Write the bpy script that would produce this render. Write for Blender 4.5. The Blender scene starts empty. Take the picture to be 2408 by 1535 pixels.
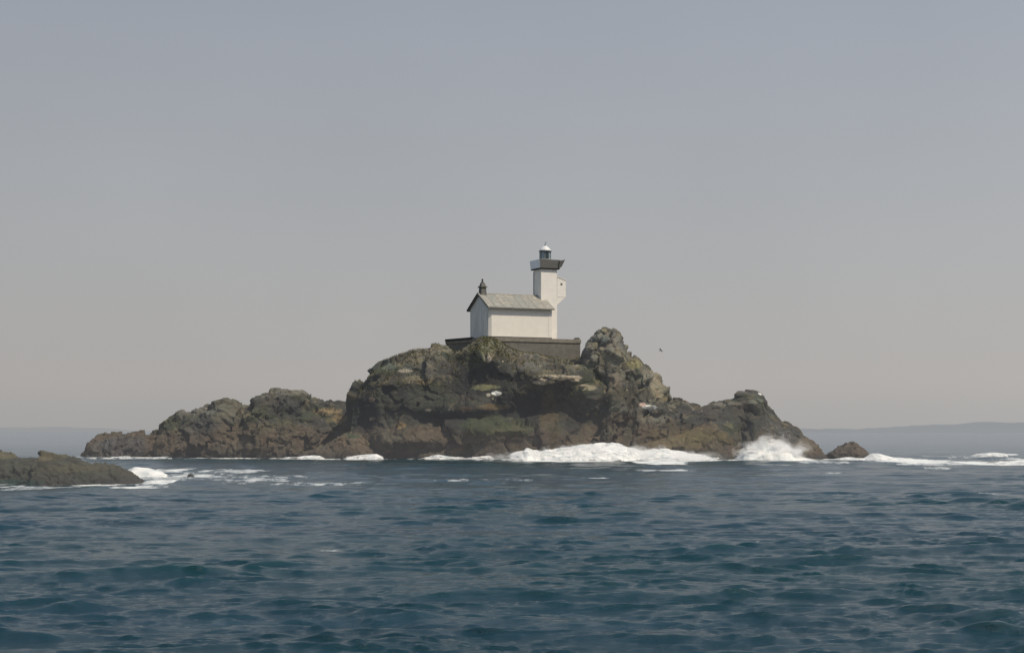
import bpy, bmesh, math, random
import numpy as np
from mathutils import Vector

random.seed(7)
rng = np.random.default_rng(11)
sc = bpy.context.scene
C = sc.collection

# ------------------------------------------------------------------ survey of the place
F, HZ, CX, CAMZ = 3715.0, 1012.0, 1204.0, 4.4      # surveying scale used to turn bearings into metres
def at(px, py, Y):
    return ((px - CX) / F * Y, Y, CAMZ + (HZ - py) / F * Y)
def sea_y(py):
    return CAMZ * F / (py - HZ)

# ------------------------------------------------------------------ numpy noise
def _h(ix, iy, iz, s):
    n = (ix.astype(np.int64) * 374761393 + iy.astype(np.int64) * 668265263 + iz.astype(np.int64) * 2147483647 + s * 1274126177) & 0xFFFFFFFF
    n = ((n ^ (n >> 13)) * 1274126177) & 0xFFFFFFFF
    n = ((n ^ (n >> 16)) * 2246822519) & 0xFFFFFFFF
    n = n ^ (n >> 15)
    return (n & 0xFFFFFF) / float(0x1000000)

def vnoise(p, seed=0):
    """smooth value-gradient noise, roughly -1..1"""
    f = np.floor(p); d = p - f
    w = d * d * d * (d * (d * 6 - 15) + 10)
    i = f.astype(np.int64)
    out = 0
    for a in (0, 1):
        for b in (0, 1):
            for c in (0, 1):
                ix, iy, iz = i[:, 0] + a, i[:, 1] + b, i[:, 2] + c
                g = (_h(ix, iy, iz, seed) * 2 - 1) * (d[:, 0] - a) + (_h(ix, iy, iz, seed + 57) * 2 - 1) * (d[:, 1] - b) + (_h(ix, iy, iz, seed + 131) * 2 - 1) * (d[:, 2] - c)
                wt = (w[:, 0] if a else 1 - w[:, 0]) * (w[:, 1] if b else 1 - w[:, 1]) * (w[:, 2] if c else 1 - w[:, 2])
                out = out + g * wt
    return out * 1.5

def fbm(p, octv=4, seed=0, gain=.5):
    o, a, q = 0, 1.0, p
    for k in range(octv):
        o = o + a * vnoise(q, seed + k * 17); a *= gain; q = q * 2.03 + 3.7
    return o

def blocks(p, seed=0, tilt=.9):
    """faceted blocks: each Voronoi cell is a tilted plane at its own height; returns (height, crack)"""
    i = np.floor(p).astype(np.int64)
    best = np.full(len(p), 1e9); sec = np.full(len(p), 1e9); val = np.zeros(len(p))
    for a in (-1, 0, 1):
        for b in (-1, 0, 1):
            for c in (-1, 0, 1):
                ix, iy, iz = i[:, 0] + a, i[:, 1] + b, i[:, 2] + c
                dx = p[:, 0] - ix - _h(ix, iy, iz, seed)
                dy = p[:, 1] - iy - _h(ix, iy, iz, seed + 1)
                dz = p[:, 2] - iz - _h(ix, iy, iz, seed + 2)
                d = dx * dx + dy * dy + dz * dz
                v = (_h(ix, iy, iz, seed + 3) * 2 - 1) + tilt * ((_h(ix, iy, iz, seed + 4) * 2 - 1) * dx + (_h(ix, iy, iz, seed + 5) * 2 - 1) * dy + (_h(ix, iy, iz, seed + 6) * 2 - 1) * dz)
                closer = d < best
                sec = np.where(closer, best, np.minimum(sec, d))
                val = np.where(closer, v, val)
                best = np.where(closer, d, best)
    crack = np.clip((np.sqrt(sec) - np.sqrt(best)) / .12, 0, 1)
    return val, crack

def smooth(a, b, x):
    t = np.clip((x - a) / (b - a), 0, 1)
    return t * t * (3 - 2 * t)

# ------------------------------------------------------------------ object helpers
def tag(o, label=None, cat=None, group=None, kind=None):
    if label: o['label'] = label
    if cat: o['category'] = cat
    if group: o['group'] = group
    if kind: o['kind'] = kind
    return o

def thing(name, label, cat, loc=(0, 0, 0), rz=0.0, group=None):
    o = bpy.data.objects.new(name, None); C.objects.link(o)
    o.location = loc; o.rotation_euler = (0, 0, rz)
    return tag(o, label, cat, group)

def grid_mesh(name, P, mat, col=None, attrs=None, parent=None, smooth_shade=True):
    """P: (nt, nx, 3)"""
    nt, nx = P.shape[:2]
    me = bpy.data.meshes.new(name)
    v = P.reshape(-1, 3).astype(np.float32)
    r = np.arange(nt * nx).reshape(nt, nx)
    q = np.stack([r[:-1, :-1], r[:-1, 1:], r[1:, 1:], r[1:, :-1]], -1).reshape(-1)
    nf = (nt - 1) * (nx - 1)
    me.vertices.add(len(v)); me.vertices.foreach_set('co', v.reshape(-1))
    me.loops.add(len(q)); me.loops.foreach_set('vertex_index', q.astype(np.int32))
    me.polygons.add(nf)
    me.polygons.foreach_set('loop_start', np.arange(0, nf * 4, 4, dtype=np.int32))
    me.polygons.foreach_set('loop_total', np.full(nf, 4, dtype=np.int32))
    me.update(calc_edges=True)
    me.polygons.foreach_set('use_smooth', np.full(nf, smooth_shade))
    if col is not None:
        a = me.color_attributes.new('tint', 'FLOAT_COLOR', 'POINT')
        a.data.foreach_set('color', np.concatenate([col, np.ones((len(col), 1))], 1).astype(np.float32).reshape(-1))
    for k, x in (attrs or {}).items():
        a = me.attributes.new(k, 'FLOAT', 'POINT'); a.data.foreach_set('value', x.astype(np.float32).reshape(-1))
    me.materials.append(mat)
    o = bpy.data.objects.new(name, me); C.objects.link(o); o.parent = parent
    return o

def grid_normals(P):
    du = np.gradient(P, axis=1); dv = np.gradient(P, axis=0)
    n = np.cross(du, dv); n /= np.linalg.norm(n, axis=2, keepdims=True) + 1e-9
    return n

def link_bm(name, bm, mat, parent=None, bevel=0.0, shade=False):
    if bevel:
        bmesh.ops.bevel(bm, geom=[e for e in bm.edges], offset=bevel, segments=1, affect='EDGES')
    bmesh.ops.recalc_face_normals(bm, faces=bm.faces)
    me = bpy.data.meshes.new(name); bm.to_mesh(me); bm.free()
    me.materials.append(mat)
    if shade:
        me.polygons.foreach_set('use_smooth', [True] * len(me.polygons))
    o = bpy.data.objects.new(name, me); C.objects.link(o); o.parent = parent
    return o

def poly(bm, pts):
    return bm.faces.new([bm.verts.new(p) for p in pts])

def hexa(bm, b, t):
    """eight corners: bottom ring b, top ring t"""
    vb = [bm.verts.new(p) for p in b]; vt = [bm.verts.new(p) for p in t]
    n = len(b)
    bm.faces.new(vb[::-1]); bm.faces.new(vt)
    for i in range(n):
        bm.faces.new([vb[i], vb[(i + 1) % n], vt[(i + 1) % n], vt[i]])

def box(bm, x0, x1, y0, y1, z0, z1):
    hexa(bm, [(x0, y0, z0), (x1, y0, z0), (x1, y1, z0), (x0, y1, z0)], [(x0, y0, z1), (x1, y0, z1), (x1, y1, z1), (x0, y1, z1)])

def lathe(bm, cx, cy, prof, n=24, a0=0.0, a1=2 * math.pi):
    full = abs(a1 - a0 - 2 * math.pi) < 1e-6
    rings = []
    for r, z in prof:
        rings.append([bm.verts.new((cx + r * math.cos(a0 + (a1 - a0) * k / n), cy + r * math.sin(a0 + (a1 - a0) * k / n), z)) for k in range(n if full else n + 1)])
    for A, B in zip(rings, rings[1:]):
        m = len(A)
        for k in range(m if full else m - 1):
            bm.faces.new([A[k], A[(k + 1) % m], B[(k + 1) % m], B[k]])
    if full:
        bm.faces.new(rings[0][::-1]); bm.faces.new(rings[-1])

# ------------------------------------------------------------------ materials
class NT:
    def __init__(s, name):
        s.m = bpy.data.materials.new(name); s.m.use_nodes = True
        s.t = s.m.node_tree; s.n = s.t.nodes; s.l = s.t.links
        s.b = s.n['Principled BSDF']; s.out = s.n['Material Output']
    def add(s, typ, **kw):
        x = s.n.new(typ)
        for k, v in kw.items():
            if k.startswith('i_'):
                x.inputs[k[2:].replace('_', ' ')].default_value = v
            else: setattr(x, k, v)
        return x
    def link(s, a, b): s.l.new(a, b)
    def coords(s, scale=(1, 1, 1), obj=True):
        tc = s.add('ShaderNodeTexCoord'); mp = s.add('ShaderNodeMapping')
        mp.inputs['Scale'].default_value = scale
        s.link(tc.outputs['Object'], mp.inputs['Vector']); return mp.outputs[0]
    def noise(s, vec, scale, detail=6, rough=.6):
        x = s.add('ShaderNodeTexNoise'); x.inputs['Scale'].default_value = scale
        x.inputs['Detail'].default_value = detail; x.inputs['Roughness'].default_value = rough
        s.link(vec, x.inputs['Vector']); return x.outputs[0]
    def ramp(s, fac, stops):
        x = s.add('ShaderNodeValToRGB'); e = x.color_ramp.elements
        while len(e) < len(stops): e.new(.5)
        for k, (p, c) in enumerate(stops):
            e[k].position = p; e[k].color = (*c, 1) if len(c) == 3 else c
        s.link(fac, x.inputs[0]); return x.outputs[0]
    def mix(s, fac, a, b, mode='MIX'):
        x = s.add('ShaderNodeMix', data_type='RGBA', blend_type=mode)
        for sock, val in ((x.inputs[0], fac), (x.inputs[6], a), (x.inputs[7], b)):
            if hasattr(val, 'links'): s.link(val, sock)
            elif isinstance(val, (int, float)): sock.default_value = val
            else: sock.default_value = (*val, 1) if len(val) == 3 else val
        return x.outputs[2]
    def math(s, op, a, b=0.0):
        x = s.add('ShaderNodeMath', operation=op)
        for sock, val in ((x.inputs[0], a), (x.inputs[1], b)):
            if hasattr(val, 'links'): s.link(val, sock)
            else: sock.default_value = val
        return x.outputs[0]
    def bump(s, h, strength=.5, dist=.1, prev=None):
        x = s.add('ShaderNodeBump'); x.inputs['Strength'].default_value = strength; x.inputs['Distance'].default_value = dist
        s.link(h, x.inputs['Height'])
        if prev is not None: s.link(prev, x.inputs['Normal'])
        return x.outputs[0]

def g3(v): return (v, v, v)

def mat_rock():
    s = NT('weathered rock')
    at_ = s.add('ShaderNodeAttribute', attribute_name='tint')
    v = s.coords()
    n1 = s.noise(v, 1.1, 8, .68); n2 = s.noise(v, 5.5, 6, .7); n3 = s.noise(v, .35, 4, .5)
    m1 = s.ramp(n1, [(.30, g3(.76)), (.5, g3(.98)), (.72, g3(1.28))])
    m2 = s.ramp(n2, [(.28, g3(.85)), (.52, g3(1.0)), (.75, g3(1.2))])
    c = s.mix(1.0, at_.outputs[0], m1, 'MULTIPLY'); c = s.mix(1.0, c, m2, 'MULTIPLY')
    hue = s.ramp(n3, [(.35, (1.05, .99, .91)), (.65, (.95, 1.01, 1.0))])
    c = s.mix(1.0, c, hue, 'MULTIPLY')
    vo = s.add('ShaderNodeTexVoronoi', feature='DISTANCE_TO_EDGE'); vo.inputs['Scale'].default_value = 1.3
    wv = s.mix(.35, v, s.noise(v, 1.5, 3))
    s.link(wv, vo.inputs['Vector'])
    cr = s.ramp(vo.outputs['Distance'], [(0.0, g3(.6)), (.04, g3(1))])
    c = s.mix(.4, c, s.mix(1.0, c, cr, 'MULTIPLY'))
    s.link(c, s.b.inputs['Base Color']); s.b.inputs['Roughness'].default_value = .95
    s.b.inputs['Specular IOR Level'].default_value = .15
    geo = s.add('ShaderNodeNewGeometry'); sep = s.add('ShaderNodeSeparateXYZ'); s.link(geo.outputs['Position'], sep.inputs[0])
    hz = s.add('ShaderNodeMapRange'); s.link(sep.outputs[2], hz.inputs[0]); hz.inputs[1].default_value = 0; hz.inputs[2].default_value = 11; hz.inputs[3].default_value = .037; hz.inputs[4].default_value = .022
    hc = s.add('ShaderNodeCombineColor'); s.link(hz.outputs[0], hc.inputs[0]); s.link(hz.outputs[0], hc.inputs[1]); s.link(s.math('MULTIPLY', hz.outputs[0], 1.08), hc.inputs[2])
    s.link(hc.outputs[0], s.b.inputs['Emission Color']); s.b.inputs['Emission Strength'].default_value = 1.0   # haze painted as rock emission, stronger near the water
    b = s.bump(n1, .35, .12); b = s.bump(n2, .45, .04, b)
    s.link(b, s.b.inputs['Normal'])
    return s.m

def mat_plaster(name, base, dirt, amount, streak=True, grain=.02):
    s = NT(name)
    v = s.coords((1, 1, 1)); vs = s.coords((2.2, 2.2, .22))
    n = s.noise(v, .9, 6, .6); st = s.noise(vs, 1.0, 5, .65); fine = s.noise(v, 14, 4, .6)
    f = s.ramp(st if streak else n, [(.42, g3(0)), (.72, g3(1))])
    f = s.math('MULTIPLY', f, amount)
    c = s.mix(f, base, dirt)
    c = s.mix(1.0, c, s.ramp(n, [(.3, g3(.95)), (.7, g3(1.03))]), 'MULTIPLY')
    c = s.mix(1.0, c, s.ramp(fine, [(.3, g3(.975)), (.7, g3(1.02))]), 'MULTIPLY')
    # courses of rendered masonry
    br = s.add('ShaderNodeTexWave', wave_type='BANDS', bands_direction='Z'); br.inputs['Scale'].default_value = .9
    br.inputs['Distortion'].default_value = 1.2; br.inputs['Detail'].default_value = 2
    s.link(v, br.inputs['Vector'])
    c = s.mix(.5, c, s.mix(1.0, c, s.ramp(br.outputs[0], [(.0, g3(.93)), (.25, g3(1))]), 'MULTIPLY'))
    s.link(c, s.b.inputs['Base Color']); s.b.inputs['Roughness'].default_value = .85
    s.b.inputs['Specular IOR Level'].default_value = .2
    s.link(s.bump(fine, .2, grain * .4), s.b.inputs['Normal'])
    return s.m

def mat_roof():
    s = NT('lichened roof slab')
    v = s.coords(); n = s.noise(v, 1.6, 8, .68); n2 = s.noise(v, .55, 5, .6); n3 = s.noise(v, 7, 4, .6)
    c = s.ramp(n, [(.30, (.19, .185, .17)), (.46, (.30, .285, .25)), (.6, (.38, .35, .29)), (.74, (.46, .41, .32))])
    c = s.mix(s.ramp(n2, [(.42, g3(0)), (.6, g3(.65))]), c, (.23, .25, .235))
    c = s.mix(1.0, c, s.ramp(n3, [(.3, g3(.82)), (.7, g3(1.15))]), 'MULTIPLY')
    s.link(c, s.b.inputs['Base Color']); s.b.inputs['Roughness'].default_value = .9
    s.link(s.bump(n3, .5, .03), s.b.inputs['Normal'])
    return s.m

def mat_plain(name, col, rough=.8, var=.25, scale=4, metal=0.0):
    s = NT(name); v = s.coords(); n = s.noise(v, scale, 6, .65)
    c = s.mix(1.0, col, s.ramp(n, [(.25, g3(1 - var)), (.75, g3(1 + var))]), 'MULTIPLY')
    s.link(c, s.b.inputs['Base Color']); s.b.inputs['Roughness'].default_value = rough; s.b.inputs['Metallic'].default_value = metal
    s.link(s.bump(n, .4, .02), s.b.inputs['Normal'])
    return s.m

def mat_glass():
    s = NT('lantern glass'); v = s.coords((1, 1, 1)); n = s.noise(v, 3, 3)
    c = s.ramp(n, [(.3, (.16, .21, .23)), (.7, (.32, .38, .40))])
    s.link(c, s.b.inputs['Base Color']); s.b.inputs['Roughness'].default_value = .08
    return s.m

def mat_foam(name='sea foam', col=(.76, .755, .735), alpha=False, lo=.35, hi=.55, sc=1.1):
    s = NT(name); v = s.coords((.7, 1, 2.2)); n = s.noise(v, .9, 9, .74); n2 = s.noise(v, 6, 5, .7)
    c = s.mix(1.0, col, s.ramp(n, [(.34, (.42, .49, .54)), (.46, (.80, .83, .85)), (.56, g3(1.0)), (.8, g3(1.08))]), 'MULTIPLY')
    s.link(c, s.b.inputs['Base Color']); s.b.inputs['Roughness'].default_value = .9; s.b.inputs['Specular IOR Level'].default_value = .1
    s.link(s.bump(n2, .35, .08), s.b.inputs['Normal'])
    s.b.inputs['Subsurface Weight'].default_value = 0.0
    if alpha:
        a = s.add('ShaderNodeAttribute', attribute_name='dens')
        x = s.math('ADD', s.math('MULTIPLY', s.noise(s.coords((.6, 1, 1.6)), sc, 10, .75), .9), s.math('SUBTRACT', a.outputs['Fac'], .45))
        s.link(s.ramp(x, [(lo, g3(0)), (hi, g3(1))]), s.b.inputs['Alpha'])
    return s.m

def mat_sea():
    s = NT('sea water')
    geo = s.add('ShaderNodeNewGeometry'); sep = s.add('ShaderNodeSeparateXYZ'); s.link(geo.outputs['Position'], sep.inputs[0])
    v = s.coords((.55, 1, 1)); v2 = s.coords((.8, 1.0, 1))
    big = s.noise(s.coords((.012, .03, 1)), 1.0, 4, .55)
    mid = s.noise(s.coords((.10, .25, 1)), 1.0, 5, .6)
    rip = s.noise(v, 1.7, 9, .68); rip2 = s.noise(v2, 7.0, 6, .68)
    deep = s.ramp(mid, [(.35, (.008, .030, .045)), (.5, (.011, .039, .060)), (.66, (.016, .051, .075))])
    deep = s.mix(s.ramp(big, [(.4, g3(0)), (.6, g3(1))]), deep, (.006, .036, .048))
    # green light through thin crests, painted into the water colour by height
    crest = s.add('ShaderNodeMapRange'); s.link(sep.outputs[2], crest.inputs[0])
    crest.inputs[1].default_value = .12; crest.inputs[2].default_value = .55; crest.inputs[3].default_value = 0; crest.inputs[4].default_value = .5
    deep = s.mix(crest.outputs[0], deep, (.005, .050, .052))
    # haze over the open sea beyond the islet, painted into the water colour
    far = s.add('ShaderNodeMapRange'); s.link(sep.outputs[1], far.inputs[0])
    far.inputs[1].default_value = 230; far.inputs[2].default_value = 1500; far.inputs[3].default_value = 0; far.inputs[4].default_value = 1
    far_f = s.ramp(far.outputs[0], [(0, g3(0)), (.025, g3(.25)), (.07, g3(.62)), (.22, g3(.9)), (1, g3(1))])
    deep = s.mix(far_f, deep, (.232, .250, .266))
    a = s.add('ShaderNodeAttribute', attribute_name='foam')
    fn = s.noise(s.coords((.55, .17, 1)), 1.0, 10, .74)
    x = s.math('ADD', a.outputs['Fac'], s.math('MULTIPLY', s.math('SUBTRACT', fn, .5), 2.6))
    ff = s.ramp(x, [(.36, g3(0)), (.60, g3(.5)), (.95, g3(1))])
    ff = s.math('MULTIPLY', ff, s.ramp(a.outputs['Fac'], [(.03, g3(0)), (.2, g3(1))]))
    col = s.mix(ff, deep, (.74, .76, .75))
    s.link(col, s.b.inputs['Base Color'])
    r = s.math('MAXIMUM', s.math('MULTIPLY', ff, .8), .10)
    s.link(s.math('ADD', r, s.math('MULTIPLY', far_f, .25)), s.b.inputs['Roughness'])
    s.b.inputs['IOR'].default_value = 1.33
    b = s.bump(rip, .8, .16); b = s.bump(rip2, .6, .04, b)
    s.link(b, s.b.inputs['Normal'])
    return s.m

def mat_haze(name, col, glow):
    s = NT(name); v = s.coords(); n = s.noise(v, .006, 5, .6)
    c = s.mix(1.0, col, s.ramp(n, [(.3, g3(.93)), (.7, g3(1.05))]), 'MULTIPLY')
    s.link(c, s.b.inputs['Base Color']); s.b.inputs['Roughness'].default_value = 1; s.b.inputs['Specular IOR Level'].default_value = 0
    s.b.inputs['Emission Color'].default_value = (*glow, 1); s.b.inputs['Emission Strength'].default_value = 1.0  # emission stands in for the haze in front of the land
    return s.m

def mat_grass():
    s = NT('salt grass'); oi = s.coords(); n = s.noise(oi, .9, 4)
    c = s.ramp(n, [(.3, (.055, .065, .028)), (.5, (.13, .125, .06)), (.7, (.24, .21, .12))])
    s.link(c, s.b.inputs['Base Color']); s.b.inputs['Roughness'].default_value = .9
    return s.m

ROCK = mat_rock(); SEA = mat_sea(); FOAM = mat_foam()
WHITE = mat_plaster('white lime render', (.84, .80, .725), (.62, .58, .50), .09)
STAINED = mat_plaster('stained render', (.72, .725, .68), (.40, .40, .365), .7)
TOWERW = mat_plaster('tower render', (.84, .805, .74), (.64, .61, .54), .10)
SHADEW = mat_plaster('bluish shaded white', (.86, .89, .93), (.65, .68, .70), .2)  # cool tint of white in shade, painted into the base colour
GREYP = mat_plain('dark grey paint', (.125, .122, .115), .7, .2, 3)
ROOFM = mat_roof()
DARK = mat_plain('dark bitumen edge', (.030, .030, .030), .8, .3, 3)
SLATE = mat_plain('dark stone cap', (.135, .132, .12), .9, .45, 3)
TERR = mat_plain('terrace masonry', (.158, .150, .134), .95, .28, 1.2)
TERRL = mat_plain('terrace coping stone', (.21, .195, .165), .95, .3, 1.5)
DOMEM = mat_plain('white painted metal', (.70, .71, .70), .45, .06, 2)
IRON = mat_plain('blue grey iron', (.09, .115, .13), .5, .2, 4)
GLASS = mat_glass(); SURFM = mat_foam('broken surf', alpha=True, lo=.30, hi=.42, sc=1.6)

# ------------------------------------------------------------------ rock masses
def resample(prof, n):
    prof = np.array(prof, float)
    x = np.linspace(prof[0, 0], prof[-1, 0], n)
    return x, np.interp(x, prof[:, 0], prof[:, 1])

def tint_rock(p, n, blobs, seed, brown=5.0, grey=1.0, green=1.0, basecol=(.066, .063, .057), lich_z=(8, 14)):
    z = p[:, 2]
    a = fbm(p * .22, 4, seed); b = fbm(p * .55 + 9, 4, seed + 3); c = fbm(p * 1.7 + 2, 3, seed + 5); e = fbm(p * np.array([.12, .12, .35]) + 30, 3, seed + 8)
    base = np.array(basecol)[None] * np.ones((len(p), 1))
    lich = np.array([.215, .200, .160]); gold = np.array([.19, .155, .085]); grn = np.array([.048, .056, .032])
    brn = np.array([.094, .076, .056]); dark = np.array([.036, .037, .037]); rust = np.array([.088, .072, .056])
    def put(col, w):
        nonlocal base
        w = np.clip(w, 0, 1)[:, None]; base = base * (1 - w) + col[None] * w
    put(dark, smooth(-.1, .45, e) * .75 * smooth(3.0, 6.0, z))
    put(grn, smooth(.0, .5, a) * .75 * green * smooth(2.2, 5, z))
    put(lich * .8, smooth(.35, .85, n[:, 2] + .35 * b) * smooth(*lich_z, z + 2 * b) * .7 * grey)
    put(lich * .7, smooth(.25, .7, c + .3 * b) * smooth(*lich_z, z + 2 * a) * .4 * grey)
    put(gold, smooth(.40, .75, b + .25 * n[:, 2]) * .40 * smooth(3, 5, z))
    low = smooth(brown + 1.2, brown - 1.8, z + 1.6 * a)
    put(brn, low * .85)
    put(rust, low * smooth(.15, .7, b) * .55)
    put(grn, low * smooth(.3, .8, a + c * .4) * .5 * green)
    sp = vnoise(p * np.array([1.1, 1.1, 1.9]) + 55, seed + 9)
    put(np.array([.34, .29, .22]), smooth(.62, .78, sp + .18 * c) * .75 * smooth(3.5, 6, z))
    put(dark, smooth(1.1, .2, z + .35 * c) * .8)
    for X, Z, rx, rz, colr, w in blobs:
        d = ((p[:, 0] - X) / rx) ** 2 + ((z - Z) / rz) ** 2
        put(np.array(colr), w * smooth(1.25, .6, d + .55 * c + .3 * b))
    return base

shore = []
def rock(name, prof, Yc, Rf, Rb, amp=1.0, seed=1, step=.105, e=(.75, .85), stretch=(1, 1, 1), blobs=(), parent=None,
         bscale=(4.2, 1.7, .65), bamp=(.85, .42, .16), dents=(), crack=.3, tilt=1.2, lump=1.0, drop=.45, **tk):
    prof = np.array(prof, float)
    wx = (prof[-1, 0] - prof[0, 0]) / F * Yc
    nx = int(wx / step); hmax = (HZ + 70 - prof[:, 1].min()) / F * Yc
    px, py = resample(prof, nx)
    X = (px - CX) / F * Yc; H = CAMZ + (HZ - py) / F * Yc
    H = np.where(H > 2, H - drop * np.clip((H - 2) / 3, 0, 1), H)
    base = -1.2
    arc = math.hypot(Rf, hmax) * 1.15
    nf = int(arc / step); nb = max(12, int(nf * .35))
    s = np.concatenate([np.linspace(0, 1, nf), 1 + np.linspace(0, 1, nb + 1)[1:]])
    tp = np.clip((H - base) / (H.max() - base), .04, 1) ** .6
    S, XX = np.meshgrid(s, X, indexing='ij'); HH = np.broadcast_to(H, S.shape); TT = np.broadcast_to(tp, S.shape)
    ang = S * math.pi / 2
    cosv = np.cos(ang)
    y = np.where(S <= 1, -Rf * TT * np.abs(cosv) ** e[0], Rb * TT * np.abs(cosv) ** e[0])
    z = base + (HH - base) * np.clip(np.sin(ang), 0, 1) ** e[1]
    P = np.stack([XX, Yc + y, z], -1)
    for (dx, dz, rx, rz, depth) in dents:      # hollows and bulges of the face
        g = np.exp(-((P[..., 0] - dx) / rx) ** 2 - ((P[..., 2] - dz) / rz) ** 2)
        P[..., 1] += depth * g
    N = grid_normals(P); N = N * np.sign((N[..., 1] * -1 + N[..., 2]).mean())
    flat = P.reshape(-1, 3).copy()
    st = np.array(stretch)
    warp = np.stack([fbm(flat * .35, 3, seed + 40), fbm(flat * .35 + 7, 3, seed + 41), fbm(flat * .35 + 13, 3, seed + 42)], -1)
    q = (flat + warp * .9)
    th = .35; R = np.array([[math.cos(th), 0, -math.sin(th)], [0, 1, 0], [math.sin(th), 0, math.cos(th)]])
    q = q @ R.T * st
    d = np.zeros(len(flat))
    for k, (bs, ba) in enumerate(zip(bscale, bamp)):
        v, cr = blocks(q / bs, seed + 10 * k, tilt)
        d += ba * (v - crack * (1 - cr))
    d += lump * (.55 * fbm(flat * .16, 3, seed + 70) + .08 * fbm(flat * .9, 4, seed + 77, .55))
    d *= amp
    d = d.reshape(S.shape)
    d = d * np.clip(.35 + (HH - base) / 5.0, .2, 1)
    P = P + N * d[..., None]
    N2 = grid_normals(P); N2 = N2 * np.sign((N2[..., 1] * -1 + N2[..., 2]).mean())
    shore.append((P[..., 0][np.abs(P[..., 2]) < .45], P[..., 1][np.abs(P[..., 2]) < .45], Yc))
    col = tint_rock(P.reshape(-1, 3), N2.reshape(-1, 3), blobs, seed, **tk)
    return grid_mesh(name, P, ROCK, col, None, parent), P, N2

def WX(px, Y=250.): return (px - CX) / F * Y
def WZ(py, Y=250.): return CAMZ + (HZ - py) / F * Y
def blob(px, py, rx, ry, col, w=.9, Y=247.):
    k = Y / F
    return (WX(px, Y), WZ(py, Y), rx * k, ry * k, col, w)
def dent(px, py, rx, ry, depth, Y=247.):
    k = Y / F
    return (WX(px, Y), WZ(py, Y), rx * k, ry * k, depth)

SHADE_DK = (.024, .025, .025); GR = (.050, .060, .030); LI = (.26, .235, .18); PALE = (.42, .36, .29); WHT = (.75, .73, .70)  # darkest one paints the shade of steep, turned-away faces into the rock
OCH = (.20, .145, .075); RED = (.15, .085, .055); GREY = (.15, .145, .13)

dome_prof = [(816, 1100), (822, 1060), (826, 1010), (829, 962), (832, 938), (848, 906), (876, 872), (902, 855), (940, 840), (975, 830), (1010, 822), (1046, 818),
             (1075, 825), (1098, 814), (1116, 800), (1136, 787), (1154, 788), (1178, 802), (1210, 817), (1240, 824), (1270, 831), (1300, 839), (1366, 842),
             (1420, 872), (1470, 905), (1520, 945), (1560, 985), (1610, 1030), (1650, 1075), (1680, 1100)]
dome_blobs = [
    blob(960, 950, 130, 55, (.040, .043, .036), .7), blob(1020, 870, 70, 20, GREY, .45), blob(900, 860, 35, 10, (.10, .13, .11), .6),
    blob(1120, 890, 75, 48, SHADE_DK, .85), blob(1070, 860, 60, 28, SHADE_DK, .55), blob(1250, 955, 95, 40, SHADE_DK, .9), blob(1100, 985, 110, 26, SHADE_DK, .7), blob(860, 975, 34, 45, SHADE_DK, .8), blob(1330, 960, 60, 45, (.036, .036, .030), .7),
    blob(1290, 985, 22, 70, (.075, .062, .038), .8), blob(1120, 845, 28, 25, GR, .8), blob(1150, 1000, 60, 26, (.055, .066, .034), .7), blob(1220, 1005, 40, 20, GR, .6),
    blob(1300, 888, 52, 7, LI, .9), blob(1285, 893, 24, 4, PALE, .9), blob(1345, 890, 22, 5, PALE, .8), blob(1375, 912, 28, 7, (.23, .2, .14), .8), blob(1400, 935, 22, 5, LI, .7),
    blob(1140, 912, 33, 7, (.17, .165, .09), .9), blob(1168, 926, 11, 5, WHT, 1.0), blob(1150, 930, 5, 4, PALE, .8),
    blob(1145, 825, 22, 26, (.19, .19, .12), .65), blob(1150, 842, 10, 12, PALE, .7), blob(1250, 855, 35, 28, (.15, .145, .13), .6),
    blob(1100, 963, 20, 6, (.13, .088, .058), .8), blob(1160, 958, 40, 7, OCH, .5), blob(955, 872, 18, 4, PALE, .7), blob(980, 890, 28, 7, (.2, .17, .11), .7), blob(1000, 900, 20, 6, OCH, .5),
    blob(945, 1000, 14, 9, OCH, .7), blob(880, 985, 8, 4, PALE, .6), blob(878, 940, 8, 7, (.2, .15, .11), .8), blob(1010, 965, 8, 3, PALE, .6),
    blob(1010, 1025, 80, 16, (.088, .074, .055), .6), blob(1270, 1030, 24, 22, (.100, .074, .062), .6), blob(1390, 1040, 60, 14, (.13, .10, .065), .6),
    blob(1345, 1000, 22, 22, SHADE_DK, .6), blob(1440, 960, 45, 30, (.085, .08, .066), .5),
]
dome_dents = [dent(1110, 895, 70, 45, 2.2), dent(1250, 960, 80, 30, 3.2), dent(1300, 885, 60, 16, -2.6), dent(1100, 985, 110, 16, 2.0), dent(1180, 1010, 80, 22, -1.6),
              dent(960, 1035, 90, 20, -1.5), dent(860, 990, 30, 40, 1.5), dent(1160, 845, 45, 40, -1.0), dent(1240, 850, 30, 30, -1.2), dent(1080, 850, 40, 22, 1.2), dent(1400, 925, 40, 14, -1.4),
              dent(1360, 985, 40, 40, 1.5), dent(930, 900, 60, 12, -.9)]
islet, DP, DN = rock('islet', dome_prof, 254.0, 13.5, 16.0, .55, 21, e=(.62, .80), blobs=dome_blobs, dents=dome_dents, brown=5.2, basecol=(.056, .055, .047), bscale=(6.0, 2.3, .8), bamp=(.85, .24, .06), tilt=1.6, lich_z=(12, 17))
tag(islet, 'dark domed rock islet with brown foot carrying the white lighthouse', 'islet', kind='structure')

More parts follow.
